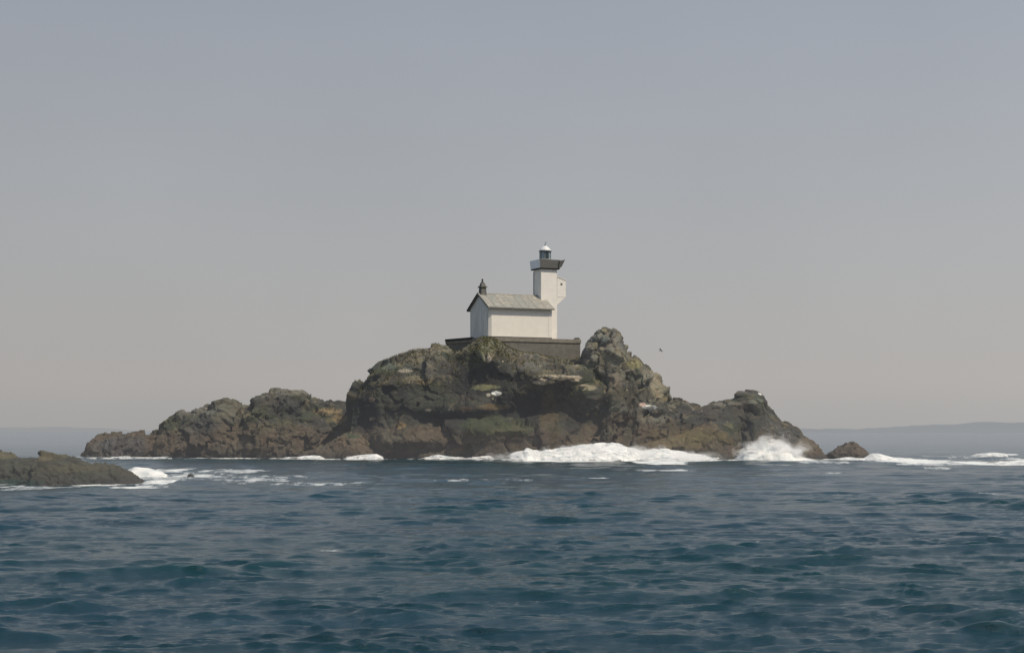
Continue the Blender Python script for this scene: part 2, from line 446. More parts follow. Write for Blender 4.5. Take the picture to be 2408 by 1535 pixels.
ridge_prof = [(188, 1100), (200, 1078), (214, 1052), (226, 1022), (240, 1018), (262, 1014), (275, 1010), (283, 1012), (290, 1022), (305, 1019), (320, 1011), (350, 1007), (381, 1004), (390, 988), (420, 971),
              (455, 956), (500, 943), (540, 933), (560, 939), (582, 946), (600, 939), (610, 921), (640, 913), (682, 909), (714, 913), (735, 927), (760, 931), (800, 936), (830, 937), (880, 940), (920, 980), (950, 1040), (970, 1100)]
ridge_blobs = [blob(770, 968, 34, 8, (.21, .165, .10), .9, 256), blob(800, 985, 18, 12, (.20, .15, .08), .7, 256), blob(530, 965, 45, 28, (.115, .11, .085), .8, 256), blob(620, 1020, 120, 26, (.105, .082, .056), .7, 256),
               blob(605, 1022, 26, 10, (.105, .082, .058), .7, 256), blob(680, 960, 50, 26, (.045, .045, .044), .7, 256), blob(460, 1000, 50, 25, (.07, .07, .064), .7, 256), blob(450, 965, 50, 12, (.13, .128, .118), .7, 256),
               blob(280, 1050, 70, 26, (.078, .075, .074), .9, 256), blob(500, 1040, 40, 9, (.10, .08, .06), .6, 256), blob(830, 1022, 18, 10, (.05, .085, .05), .8, 256), blob(604, 1050, 4, 28, (.03, .03, .03), .6, 256),
               blob(690, 918, 60, 10, (.15, .145, .125), .6, 256), blob(750, 1040, 60, 14, (.10, .08, .06), .6, 256)]
rock('ridge', ridge_prof, 263.0, 11.0, 9.0, .6, 53, e=(.7, .85), blobs=ridge_blobs, parent=islet, brown=5.0, bscale=(4.2, 1.5, .7), bamp=(.75, .36, .10), tilt=1.6, crack=.2, drop=.85,
     dents=[dent(560, 1000, 20, 40, 1.4, 256), dent(604, 1050, 5, 26, .8, 256), dent(680, 975, 40, 20, 1.4, 256), dent(460, 1010, 25, 20, .9, 256)])

crag_prof = [(1352, 1000), (1366, 900), (1374, 856), (1381, 822), (1389, 811), (1398, 802), (1405, 790), (1411, 780), (1420, 777), (1434, 780), (1446, 786), (1454, 800), (1461, 820), (1476, 830), (1490, 832), (1499, 840),
             (1508, 855), (1522, 862), (1534, 867), (1544, 876), (1552, 892), (1560, 908), (1566, 928), (1574, 940), (1600, 944), (1612, 951), (1630, 966), (1650, 1010), (1670, 1100)]
crag_blobs = [blob(1425, 810, 30, 25, (.17, .165, .145), .7, 253), blob(1390, 815, 20, 22, (.15, .165, .15), .7, 253), blob(1540, 905, 18, 40, (.24, .215, .155), .8, 253), blob(1440, 850, 40, 20, (.19, .175, .13), .6, 253),
              blob(1485, 860, 22, 12, (.2, .19, .09), .6, 253), blob(1440, 900, 16, 22, (.16, .135, .11), .7, 253), blob(1470, 935, 60, 22, (.06, .058, .045), .7, 253), blob(1520, 890, 22, 22, (.19, .18, .15), .6, 253),
              blob(1520, 958, 16, 5, WHT, 1.0, 250), blob(1505, 952, 8, 4, (.6, .45, .4), .9, 250), blob(1535, 968, 7, 5, PALE, .9, 250), blob(1440, 990, 50, 20, (.07, .058, .042), .7, 253), blob(1556, 940, 10, 5, OCH, .6, 253)]
_, KP, KN = rock('crag', crag_prof, 254.0, 11.5, 9.0, 1.0, 97, e=(.5, .9), blobs=crag_blobs, parent=islet, brown=4.8, lich_z=(7, 12), basecol=(.118, .113, .095), stretch=(1.3, 1.1, .45), bscale=(3.6, 1.7, .8), bamp=(.85, .28, .07), crack=.15, tilt=1.35, lump=.5, green=.5,
     dents=[dent(1410, 880, 18, 60, 1.6, 250), dent(1430, 930, 14, 30, -.8, 250), dent(1530, 975, 22, 10, 2.0, 250), dent(1470, 880, 8, 50, .9, 250), dent(1502, 900, 8, 50, .8, 250)])

wedge_prof = [(1400, 1100), (1430, 1052), (1470, 1020), (1510, 1000), (1560, 984), (1610, 968), (1640, 953), (1672, 941), (1700, 934), (1730, 927), (1752, 921), (1772, 921), (1784, 923), (1790, 934), (1796, 952), (1812, 961), (1824, 972),
              (1834, 985), (1852, 990), (1866, 997), (1876, 1008), (1886, 1024), (1902, 1038), (1914, 1052), (1928, 1066), (1945, 1080), (1960, 1100)]
wedge_blobs = [blob(1600, 1025, 90, 24, (.092, .076, .045), .8, 246), blob(1660, 1040, 50, 22, (.108, .09, .048), .7, 246), blob(1745, 975, 70, 28, (.052, .052, .046), .85, 246), blob(1700, 950, 34, 5, (.2, .19, .165), .6, 246), blob(1770, 945, 18, 9, (.13, .14, .115), .7, 246),
               blob(1782, 927, 5, 3, WHT, .9, 248), blob(1850, 1020, 40, 20, (.05, .05, .045), .8, 246), blob(1890, 1045, 30, 18, (.13, .115, .09), .7, 246), blob(1580, 1000, 40, 14, (.065, .056, .042), .7, 246)]
rock('headland', wedge_prof, 247.5, 10.0, 7.0, .6, 131, e=(.85, .9), blobs=wedge_blobs, parent=islet, brown=4.2, bscale=(4.6, 1.6, .6), bamp=(.65, .20, .06), tilt=1.7, crack=.2, lump=.6, stretch=(.7, 1, 1.2),
     dents=[dent(1735, 1020, 16, 40, 1.8, 244), dent(1680, 1030, 30, 25, -1.4, 244), dent(1760, 960, 40, 14, .8, 246)])
back_prof = [(1540, 1100), (1555, 1000), (1570, 946), (1590, 941), (1606, 944), (1620, 949), (1634, 951), (1650, 960), (1670, 990), (1700, 1100)]
rock('saddle', back_prof, 262.0, 5.0, 5.0, .6, 171, blobs=[blob(1625, 943, 14, 4, (.26, .2, .15), .7, 258)], parent=islet, brown=3.5)
apron_prof = [(1390, 1100), (1420, 1066), (1480, 1052), (1540, 1040), (1600, 1020), (1650, 996), (1668, 984), (1684, 988), (1704, 1006), (1718, 1020), (1728, 1045), (1733, 1070), (1740, 1100)]
rock('apron', apron_prof, 241.0, 4.5, 6.0, .45, 191, blobs=[blob(1600, 1025, 110, 34, (.132, .104, .062), .9, 238), blob(1640, 1030, 40, 16, (.125, .108, .055), .7, 238), blob(1715, 1050, 18, 26, (.085, .070, .056), .8, 238), blob(1560, 1062, 90, 7, (.05, .05, .05), .7, 238)],
     parent=islet, brown=4.0, bscale=(4.0, 1.6, .6), bamp=(.55, .2, .06), tilt=1.7, e=(.7, .8), drop=.1)

rock('shelf', [(672, 1100), (700, 1072), (735, 1058), (770, 1040), (800, 1026), (826, 1014), (850, 1012), (880, 1024), (930, 1030), (980, 1024), (1040, 1020), (1085, 1030), (1140, 1034), (1200, 1030), (1250, 1026), (1280, 1032), (1320, 1048), (1360, 1068), (1390, 1100)], 247.0, 6.0, 9.0, .5, 271,
     blobs=[blob(830, 1030, 60, 20, (.112, .088, .058), .7, 243), blob(1000, 1040, 120, 22, (.100, .080, .058), .7, 243), blob(1150, 1040, 60, 14, (.060, .066, .042), .7, 243), blob(1270, 1040, 24, 16, (.105, .078, .064), .6, 243), blob(830, 1022, 18, 8, (.05, .075, .045), .7, 243)],
     parent=islet, brown=5.5, bscale=(3.6, 1.5, .6), bamp=(.6, .28, .08), tilt=1.6, e=(.95, 1.0), drop=.1)

# free standing rocks in the water
near_prof = [(-120, 1100), (-80, 1072), (-40, 1064), (-8, 1060), (14, 1061), (26, 1067), (48, 1074), (78, 1079), (96, 1077), (103, 1060), (112, 1061), (130, 1066), (160, 1076), (200, 1086), (250, 1094), (285, 1101), (305, 1111), (325, 1124), (345, 1137), (360, 1150)]
o, _, _ = rock('reef_rock', near_prof, 134.0, 4.0, 5.0, .45, 211, step=.06, blobs=[(WX(60, 134), 1.0, 14, .8, (.050, .050, .038), .8), (WX(120, 134), 2.3, 1.6, .4, (.10, .09, .055), .7), (WX(10, 134), 2.4, 1.6, .4, (.10, .09, .055), .7), (WX(200, 134), 1.3, 3.0, .4, (.075, .069, .048), .7), (WX(40, 134), .15, 4, .22, (.025, .05, .042), .9)],
               brown=.2, basecol=(.050, .049, .040), bscale=(1.8, .7, .3), bamp=(.45, .18, .08), e=(.8, .9))
tag(o, 'low olive brown reef rock in the near water at the left edge', 'rock')
o, _, _ = rock('skerry', [(1925, 1095), (1936, 1076), (1952, 1066), (1972, 1053), (1992, 1043), (2006, 1039), (2014, 1046), (2026, 1054), (2040, 1066), (2050, 1076), (2062, 1095)], 247.0, 3.5, 3.5, .5, 231, step=.07,
               blobs=[(WX(1990), 1.8, 4, 1.2, (.10, .082, .068), .8)], brown=1.0, bscale=(1.8, .8, .35), bamp=(.45, .25, .12))
tag(o, 'small pointed brown skerry just off the right end of the islet', 'rock')
o, _, _ = rock('sea_stone', [(432, 1128), (438, 1122), (442, 1116), (447, 1113.5), (452, 1114.5), (457, 1120), (463, 1128)], 152.0, .5, .5, .12, 251, step=.025, blobs=[], brown=-2, bscale=(.6, .3, .15), bamp=(.4, .25, .12))
tag(o, 'tiny brown stone awash in the foam left of centre', 'rock')

# boulders lying on the crag and pale slabs on the ledge
def boulder_mesh(name, r, seed, squash=(1, 1, 1), colr=(.16, .155, .135)):
    bm = bmesh.new(); bmesh.ops.create_icosphere(bm, subdivisions=4, radius=1.0)
    co = np.array([v.co for v in bm.verts])
    v1, c1 = blocks(co * 1.25 + seed, seed); v2, c2 = blocks(co * 2.9 + seed, seed + 5)
    d = 1 + .20 * v1 + .08 * v2 - .08 * (1 - c2) + .07 * fbm(co * 2.2 + seed, 3, seed)
    co = co * d[:, None] * np.array(squash) * r
    for v, q in zip(bm.verts, co): v.co = q
    me = bpy.data.meshes.new(name); bm.to_mesh(me); bm.free()
    a = me.color_attributes.new('tint', 'FLOAT_COLOR', 'POINT')
    k = np.array(colr)[None] * (1 + .35 * fbm(co * 1.3 + seed, 3, seed))[:, None]
    a.data.foreach_set('color', np.concatenate([k, np.ones((len(k), 1))], 1).astype(np.float32).reshape(-1))
    me.polygons.foreach_set('use_smooth', [True] * len(me.polygons))
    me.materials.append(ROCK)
    return me

def rest(P, N, px, py):
    """point of the visible rock face on a bearing"""
    q = P.reshape(-1, 3); u = CX + F * q[:, 0] / q[:, 1]; v = HZ - F * (q[:, 2] - CAMZ) / q[:, 1]
    d = (u - px) ** 2 + (v - py) ** 2
    c = np.where(d < 9)[0]
    k = c[np.argmin(q[c, 1])] if len(c) else int(np.argmin(d))
    return q[k], N.reshape(-1, 3)[k]
protos = [boulder_mesh('boulder', 1.0, 301 + 13 * k, sq, co) for k, (sq, co) in enumerate([((1, .9, .85), (.16, .165, .145)), ((.8, .9, 1.1), (.17, .16, .13)), ((1.2, .9, .7), (.13, .135, .125)), ((.9, 1, .95), (.19, .175, .125))])]
first = True
for k, (px, py, Y, r) in enumerate([(1384, 812, 249.5, .65), (1389, 818, 248.5, .9), (1396, 800, 250.0, .95), (1399, 812, 248.0, .7), (1409, 790, 251.0, .8), (1411, 820, 247.5, .65), (1392, 832, 247.2, .7), (1420, 778, 252.0, .6), (1383, 830, 249.0, .45), (1403, 838, 246.5, .75), (1422, 800, 249.0, .8), (1418, 830, 246.5, .9)]):
    o = bpy.data.objects.new('boulder', protos[k % 4]); C.objects.link(o)
    p, n = rest(KP, KN, px, py + 3); o.location = Vector(p) + Vector(n) * r * .25; o.scale = (r, r, r); o.rotation_euler = (.3 * k, .2 * k, 1.1 * k)
    tag(o, 'grey lichened boulder heaped between the terrace wall and the crag top', 'boulder', 'boulders heaped on the crag beside the terrace')
slab = boulder_mesh('slab', 1.0, 409, (1.6, 1.0, .42), (.36, .31, .24))
for k, (px, py, Y, r) in enumerate([(1268, 899, 243.8, .75), (1284, 893, 243.4, .85), (1302, 887, 243.6, .8), (1320, 889, 243.2, .8), (1338, 886, 243.4, .75), (1352, 891, 243.0, .55), (1296, 897, 242.6, .6), (1371, 903, 242.8, .5)]):
    o = bpy.data.objects.new('stone_slab', slab); C.objects.link(o)
    p, n = rest(DP, DN, px, py + 2); o.location = Vector(p) + Vector(n) * .12; o.scale = (r, r, r); o.rotation_euler = (.1 * math.sin(k), .12 * math.cos(2 * k), .7 * k)
    tag(o, 'pale flat stone slab lying on the sunlit ledge below the terrace wall', 'stone', 'pale slabs along the ledge below the terrace')

# grass tufts along the brow of the dome
def grass():
    nt, nx = DP.shape[:2]
    pts = []; tries = 0
    flat = DP
    n0 = fbm(DP.reshape(-1, 3) * .5, 3, 900).reshape(nt, nx)
    while len(pts) < 5200 and tries < 300000:
        tries += 1
        i, j = random.randrange(int(nt * .3), int(nt * .8)), random.randrange(nx)
        p, n = flat[i, j], DN[i, j]
        if p[2] < 9 or n[2] < .3: continue
        w = .10 + .35 * (n0[i, j] > .25)
        cx_, cz_ = WX(1150, 245), WZ(820, 245)
        w += .9 * math.exp(-((p[0] - cx_) / 3.4) ** 2 - ((p[2] - cz_) / 2.6) ** 2)
        if p[2] > 15: w += .1
        if random.random() < w: pts.append((p, n))
    V, Fc = [], []
    for p, n in pts:
        for b in range(4):
            a = random.uniform(0, 6.28); h = random.uniform(.12, .34); w = random.uniform(.02, .05)
            dx, dy = math.cos(a), math.sin(a); lean = random.uniform(.05, .25)
            ox, oy = random.uniform(-.12, .12), random.uniform(-.12, .12)
            k = len(V)
            V += [(p[0] + ox - dy * w, p[1] + oy + dx * w, p[2] - .06), (p[0] + ox + dy * w, p[1] + oy - dx * w, p[2] - .06), (p[0] + ox + dx * lean, p[1] + oy + dy * lean, p[2] + h)]
            Fc.append((k, k + 1, k + 2))
    me = bpy.data.meshes.new('grass'); me.from_pydata(V, [], Fc); me.materials.append(mat_grass())
    o = bpy.data.objects.new('grass', me); C.objects.link(o)
    tag(o, 'sparse pale grass tufts on the brow of the islet below the terrace', 'grass', kind='stuff')
grass()

# ------------------------------------------------------------------ terrace and lighthouse
A = math.radians(24.8)
BX, BY, BZ = WX(1150, 254), 254.0, WZ(792.5, 254)

tw = thing('terrace', 'grey stone terrace wall with coping that carries the lighthouse', 'wall', (BX, BY, BZ), A)
PA, PB, PC, PD = (-.7, -.95), (16.0, -.95), (16.0, 10.5), (-3.1, 10.5)
bm = bmesh.new()
ring = [PA, PB, PC, PD]
hexa(bm, [(x, y, -7.5) for x, y in ring], [(x, y, -.70) for x, y in ring]); link_bm('retaining_wall', bm, TERR, tw)
bm = bmesh.new()
g = .12
ring2 = [(PA[0] - g, PA[1] - g), (PB[0] + g, PB[1] - g), (PC[0] + g, PC[1] + g), (PD[0] - g, PD[1] + g)]
hexa(bm, [(x, y, -.697) for x, y in ring2], [(x, y, -.05) for x, y in ring2]); link_bm('coping', bm, TERRL, tw, .03)
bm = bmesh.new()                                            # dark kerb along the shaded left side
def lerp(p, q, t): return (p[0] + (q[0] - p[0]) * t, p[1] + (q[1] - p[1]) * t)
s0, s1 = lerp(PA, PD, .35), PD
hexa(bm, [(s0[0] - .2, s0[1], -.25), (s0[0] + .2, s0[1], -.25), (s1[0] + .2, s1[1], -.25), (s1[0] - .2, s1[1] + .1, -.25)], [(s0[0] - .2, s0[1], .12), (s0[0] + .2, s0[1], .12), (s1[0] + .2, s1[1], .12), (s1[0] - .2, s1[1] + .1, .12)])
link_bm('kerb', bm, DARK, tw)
bm = bmesh.new(); box(bm, 11.95, 12.05, -.99, -.945, -6, -.71); link_bm('joint', bm, TERRL, tw)
bm = bmesh.new()
for k in range(6):
    x = 15.0 + .16 * k; box(bm, x, x + .15, -.9 + .05 * math.sin(k * 3), -.5, -.052, .12 + .16 * abs(math.sin(k * 2.1)))
link_bm('parapet_stub', bm, SLATE, tw, .03)

L, W, HE, HR = 11.2, 7.6, 4.95, 7.12
lh = thing('lighthouse', 'white lighthouse with pitched roof house and square tower on the islet', 'lighthouse', (BX, BY, BZ), A)
bm = bmesh.new()                                            # plinth
box(bm, -.06, L + .05, -.06, W + .06, -.06, .16); link_bm('plinth', bm, DARK, lh)
bm = bmesh.new()                                            # long walls and rear
fp = [(.46, 0), (L, 0), (L, W), (.02, W), (.02, .32)]; hexa(bm, [(x, y, .155) for x, y in fp], [(x, y, HE) for x, y in fp]); link_bm('wall', bm, WHITE, lh)
bm = bmesh.new()                                            # shaded gable
def prism_x(bm, x0, x1, pts):
    a = [bm.verts.new((x0, y, z)) for y, z in pts]; b = [bm.verts.new((x1, y, z)) for y, z in pts]
    bm.faces.new(a[::-1]); bm.faces.new(b); n = len(pts)
    for i in range(n): bm.faces.new([a[i], a[(i + 1) % n], b[(i + 1) % n], b[i]])
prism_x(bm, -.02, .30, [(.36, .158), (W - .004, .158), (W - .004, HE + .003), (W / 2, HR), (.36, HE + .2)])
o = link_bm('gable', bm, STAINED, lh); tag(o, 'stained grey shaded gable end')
bm = bmesh.new()
prism_x(bm, L - .3, L + .02, [(.004, .158), (W - .004, .158), (W - .004, HE + .003), (W / 2, HR), (.004, HE + .003)]); link_bm('gable', bm, WHITE, lh)
bm = bmesh.new(); box(bm, L - .55, L + .06, -.035, .5, .157, HE - .05); link_bm('corner_pilaster', bm, WHITE, lh)
# stains low on the gable
# roof: two slabs with raised seams
def roof_slab(sgn):
    bm = bmesh.new(); ov, u0, u1, th = .55, -.38, L + .28, .13
    sl = (HR - HE) / (W / 2)
    n = 26
    def pt(u, t, up):      # t 0 at ridge, 1 at eave
        d = t * (W / 2 + ov); sag = -.05 * math.sin(math.pi * (u - u0) / (u1 - u0)) + .02 * math.sin(u * 2.3)
        y = W / 2 - d if sgn < 0 else W / 2 + d
        return (u, y, HR + .12 - d * sl + up + sag * t)
    us = [u0 + (u1 - u0) * k / n for k in range(n + 1)]
    top = [[bm.verts.new(pt(u, t, th)) for t in (0, .5, 1)] for u in us]; bot = [[bm.verts.new(pt(u, t, 0)) for t in (0, .5, 1)] for u in us]
    for k in range(n):
        for j in range(2):
            bm.faces.new([top[k][j], top[k + 1][j], top[k + 1][j + 1], top[k][j + 1]]); bm.faces.new([bot[k][j], bot[k][j + 1], bot[k + 1][j + 1], bot[k + 1][j]])
        bm.faces.new([top[k][2], top[k + 1][2], bot[k + 1][2], bot[k][2]]); bm.faces.new([top[k][0], bot[k][0], bot[k + 1][0], top[k + 1][0]])
    for k in (0, n):
        for j in range(2): bm.faces.new([top[k][j], top[k][j + 1], bot[k][j + 1], bot[k][j]])
    r = link_bm('roof_slope', bm, ROOFM, lh)
    bm = bmesh.new()
    for k in range(1, 8):
        u = u0 + (u1 - u0) * (k + .12 * math.sin(k * 5)) / 8
        hexa(bm, [pt(u - .04, .01, th - .01), pt(u + .04, .01, th - .01), pt(u + .04, .985, th - .01), pt(u - .04, .985, th - .01)], [pt(u - .035, .01, th + .03), pt(u + .035, .01, th + .03), pt(u + .035, .985, th + .03), pt(u - .035, .985, th + .03)])
    link_bm('seams', bm, mat_plain('mossy seam', (.24, .22, .18), .9, .6, 1.5), r)
    bm = bmesh.new()       # dark eave edge and verges
    hexa(bm, [pt(u0, .985, -.10), pt(u1, .985, -.10), pt(u1, 1.012, -.10), pt(u0, 1.012, -.10)], [pt(u0, .985, .04), pt(u1, .985, .04), pt(u1, 1.012, .04), pt(u0, 1.012, .04)])
    link_bm('eave_board', bm, SLATE, r)
    bm = bmesh.new()
    hexa(bm, [pt(u0 - .05, 0, -.12), pt(u0 + .03, 0, -.12), pt(u0 + .03, 1.0, -.12), pt(u0 - .05, 1.0, -.12)], [pt(u0 - .05, 0, th + .03), pt(u0 + .03, 0, th + .03), pt(u0 + .03, 1.0, th + .03), pt(u0 - .05, 1.0, th + .03)])
    link_bm('verge_board', bm, DARK if sgn > 0 else SLATE, r)
roof_slab(-1); roof_slab(1)
bm = bmesh.new(); prism_x(bm, -.36, 10.4, [(W / 2 - .22, HR + .16), (W / 2 + .22, HR + .16), (W / 2 + .1, HR + .30), (W / 2 - .1, HR + .30)]); link_bm('ridge_tiles', bm, ROOFM, lh)
# chimney over the gable
cy = W / 2
ch = None
bm = bmesh.new(); hexa(bm, [(.02, cy - .62, HR - .3), (1.05, cy - .62, HR - .3), (1.05, cy + .62, HR - .3), (.02, cy + .62, HR - .3)], [(.12, cy - .5, HR + 1.15), (.95, cy - .5, HR + 1.15), (.95, cy + .5, HR + 1.15), (.12, cy + .5, HR + 1.15)])
ch = link_bm('chimney', bm, SLATE, lh, .03)
bm = bmesh.new(); box(bm, -.05, 1.12, cy - .68, cy + .68, HR + 1.15, HR + 1.36)
hexa(bm, [(.1, cy - .5, HR + 1.355), (.97, cy - .5, HR + 1.355), (.97, cy + .5, HR + 1.355), (.1, cy + .5, HR + 1.355)], [(.28, cy - .28, HR + 1.95), (.79, cy - .28, HR + 1.95), (.79, cy + .28, HR + 1.95), (.28, cy + .28, HR + 1.95)])
link_bm('chimney_cap', bm, SLATE, ch, .03)
bm = bmesh.new(); lathe(bm, .5, cy, [(.27, HR + 1.94), (.25, HR + 2.05), (.12, HR + 2.1), (.11, HR + 2.3), (.16, HR + 2.34), (.15, HR + 2.5), (.04, HR + 2.6)], 12); link_bm('chimney_pot', bm, DARK, ch)

# tower
T0, T1, V0, V1, HT = 10.45, 13.35, 2.35, 5.25, 11.68
tc = ((T0 + T1) / 2, (V0 + V1) / 2)
bm = bmesh.new(); hexa(bm, [(T0 - .02, V0 - .02, -.04), (T1 + .02, V0 - .02, -.04), (T1 + .02, V1 + .02, -.04), (T0 - .02, V1 + .02, -.04)], [(T0, V0, HT), (T1, V0, HT), (T1, V1, HT), (T0, V1, HT)])
tower = link_bm('tower', bm, TOWERW, lh)
bm = bmesh.new(); box(bm, T0 - .05, T0 - .015, V1 - .22, V1 + .0, 7.0, HT - .35); link_bm('downpipe', bm, SLATE, tower)
# gallery: flared parapet on a dark slab
rb, rt, z0, z1 = 1.80, 1.93, HT + .08, HT + 1.5
bm = bmesh.new(); hexa(bm, [(tc[0] - 1.74, tc[1] - 1.74, HT - .06), (tc[0] + 1.74, tc[1] - 1.74, HT - .06), (tc[0] + 1.74, tc[1] + 1.74, HT - .06), (tc[0] - 1.74, tc[1] + 1.74, HT - .06)],
                        [(tc[0] - rb - .05, tc[1] - rb - .05, z0 + .02), (tc[0] + rb + .05, tc[1] - rb - .05, z0 + .02), (tc[0] + rb + .05, tc[1] + rb + .05, z0 + .02), (tc[0] - rb - .05, tc[1] + rb + .05, z0 + .02)])
gal = link_bm('gallery', bm, DARK, lh)
def parapet(dx, dy, mat, lab):
    bm = bmesh.new(); th = .16
    def c(s, r, z):  # corner s=-1/1 along the panel
        tx, ty = -dy, dx
        return (tc[0] + dx * r + tx * s * r, tc[1] + dy * r + ty * s * r, z)
    hexa(bm, [c(-1, rb, z0 + .021), c(1, rb, z0 + .021), c(1, rb - th, z0 + .021), c(-1, rb - th, z0 + .021)], [c(-1, rt, z1), c(1, rt, z1), c(1, rt - th, z1), c(-1, rt - th, z1)])
    o = link_bm('parapet', bm, mat, gal); o['label'] = lab
parapet(0, -1, GREYP, 'dark grey front gallery parapet'); parapet(-1, 0, SHADEW, 'bluish white side gallery parapet'); parapet(1, 0, GREYP, 'dark grey right gallery parapet'); parapet(0, 1, SHADEW, 'bluish white rear gallery parapet')
bm = bmesh.new()           # torn flaring lip at the right corner
hexa(bm, [(tc[0] + 1.5, tc[1] - 1.98, z0 + .12), (tc[0] + 2.05, tc[1] - 2.0, z0 + .25), (tc[0] + 2.0, tc[1] - 1.4, z0 + .25), (tc[0] + 1.6, tc[1] - 1.4, z0 + .1)],
     [(tc[0] + 1.6, tc[1] - 2.24, z1 - .18), (tc[0] + 2.62, tc[1] - 2.25, z1 + .12), (tc[0] + 2.6, tc[1] - 1.5, z1 + .06), (tc[0] + 1.7, tc[1] - 1.5, z1 - .1)])
link_bm('gutter_lip', bm, GREYP, gal, .06)
# lantern
bm = bmesh.new(); lathe(bm, tc[0], tc[1], [(1.08, z0), (1.08, HT + 1.42), (1.16, HT + 1.46), (1.16, HT + 1.66), (1.02, HT + 1.70)], 32)
lan = link_bm('lantern', bm, mat_plain('pale grey paint', (.36, .37, .36), .7, .1, 3), lh)
bm = bmesh.new(); lathe(bm, tc[0], tc[1], [(.88, HT + 1.69), (.88, HT + 2.98)], 32); link_bm('pane', bm, GLASS, lan)
bm = bmesh.new(); lathe(bm, tc[0], tc[1], [(.93, HT + 1.695), (.93, HT + 2.97)], 8, math.radians(250), math.radians(275)); bmesh.ops.solidify(bm, geom=bm.faces[:], thickness=.04); link_bm('blind', bm, IRON, lan)
bm = bmesh.new()
for k in range(8):
    a = k * math.pi / 4 + .2; x, y = tc[0] + .92 * math.cos(a), tc[1] + .92 * math.sin(a)
    lathe(bm, x, y, [(.05, HT + 1.69), (.05, HT + 2.99)], 6)
link_bm('glazing_bars', bm, IRON, lan)
bm = bmesh.new(); lathe(bm, tc[0], tc[1], [(1.02, HT + 2.95), (1.06, HT + 2.98), (1.06, HT + 3.09), (.98, HT + 3.10)], 32); link_bm('cornice', bm, IRON, lan)
bm = bmesh.new(); lathe(bm, tc[0], tc[1], [(1.0, HT + 3.09), (.96, HT + 3.22), (.78, HT + 3.50), (.5, HT + 3.78), (.22, HT + 3.95), (.12, HT + 3.98)], 32); dm = link_bm('dome', bm, DOMEM, lan, shade=True)
bm = bmesh.new(); lathe(bm, tc[0], tc[1], [(.15, HT + 3.96), (.17, HT + 4.08), (.05, HT + 4.14), (.025, HT + 4.6), (.01, HT + 4.62)], 10); bm2 = bm
box(bm2, tc[0] - .02, tc[0] + .32, tc[1] - .012, tc[1] + .012, HT + 4.47, HT + 4.55); link_bm('weather_vane', bm2, IRON, dm)
# overhanging closet on the right side of the tower
cz0, cz1 = HT - 4.55, HT - 1.35
y0, y1 = V0 + .12, V0 + 2.0
bm = bmesh.new()
prism_pts = [(T1 - .1, cz0 - 1.55), (T1 + 1.45, cz0 - .12), (T1 + 1.72, cz0 + .05), (T1 + 1.72, cz1 - .42), (T1 - .1, cz1 + .15)]
a_ = [bm.verts.new((x, y0, z)) for x, z in prism_pts]; b_ = [bm.verts.new((x, y1, z)) for x, z in prism_pts]
bm.faces.new(a_); bm.faces.new(b_[::-1])
for i in range(5): bm.faces.new([a_[i], a_[(i + 1) % 5], b_[(i + 1) % 5], b_[i]])
clo = link_bm('closet', bm, TOWERW, lh, .03)
bm = bmesh.new(); hexa(bm, [(T1 - .05, y0 - .07, cz1 + .14), (T1 + 1.82, y0 - .07, cz1 - .45), (T1 + 1.82, y1 + .07, cz1 - .45), (T1 - .05, y1 + .07, cz1 + .14)], [(T1 - .05, y0 - .07, cz1 + .25), (T1 + 1.82, y0 - .07, cz1 - .34), (T1 + 1.82, y1 + .07, cz1 - .34), (T1 - .05, y1 + .07, cz1 + .25)])
link_bm('closet_roof', bm, WHITE, clo)
bm = bmesh.new(); box(bm, T1 + .72, T1 + 1.08, y0 - .02, y0 + .05, cz1 - 1.25, cz1 - .9); link_bm('vent', bm, SLATE, clo)
bm = bmesh.new(); box(bm, T1 - .01, T1 + .10, y0 - .015, y0 + .05, cz0 - .55, cz1 - .05); link_bm('joint', bm, SLATE, clo)
bm = bmesh.new(); box(bm, T1 + .25, T1 + 1.5, y0 - .03, y0 + .03, cz0 + .02, cz0 + .14); link_bm('sill', bm, WHITE, clo)

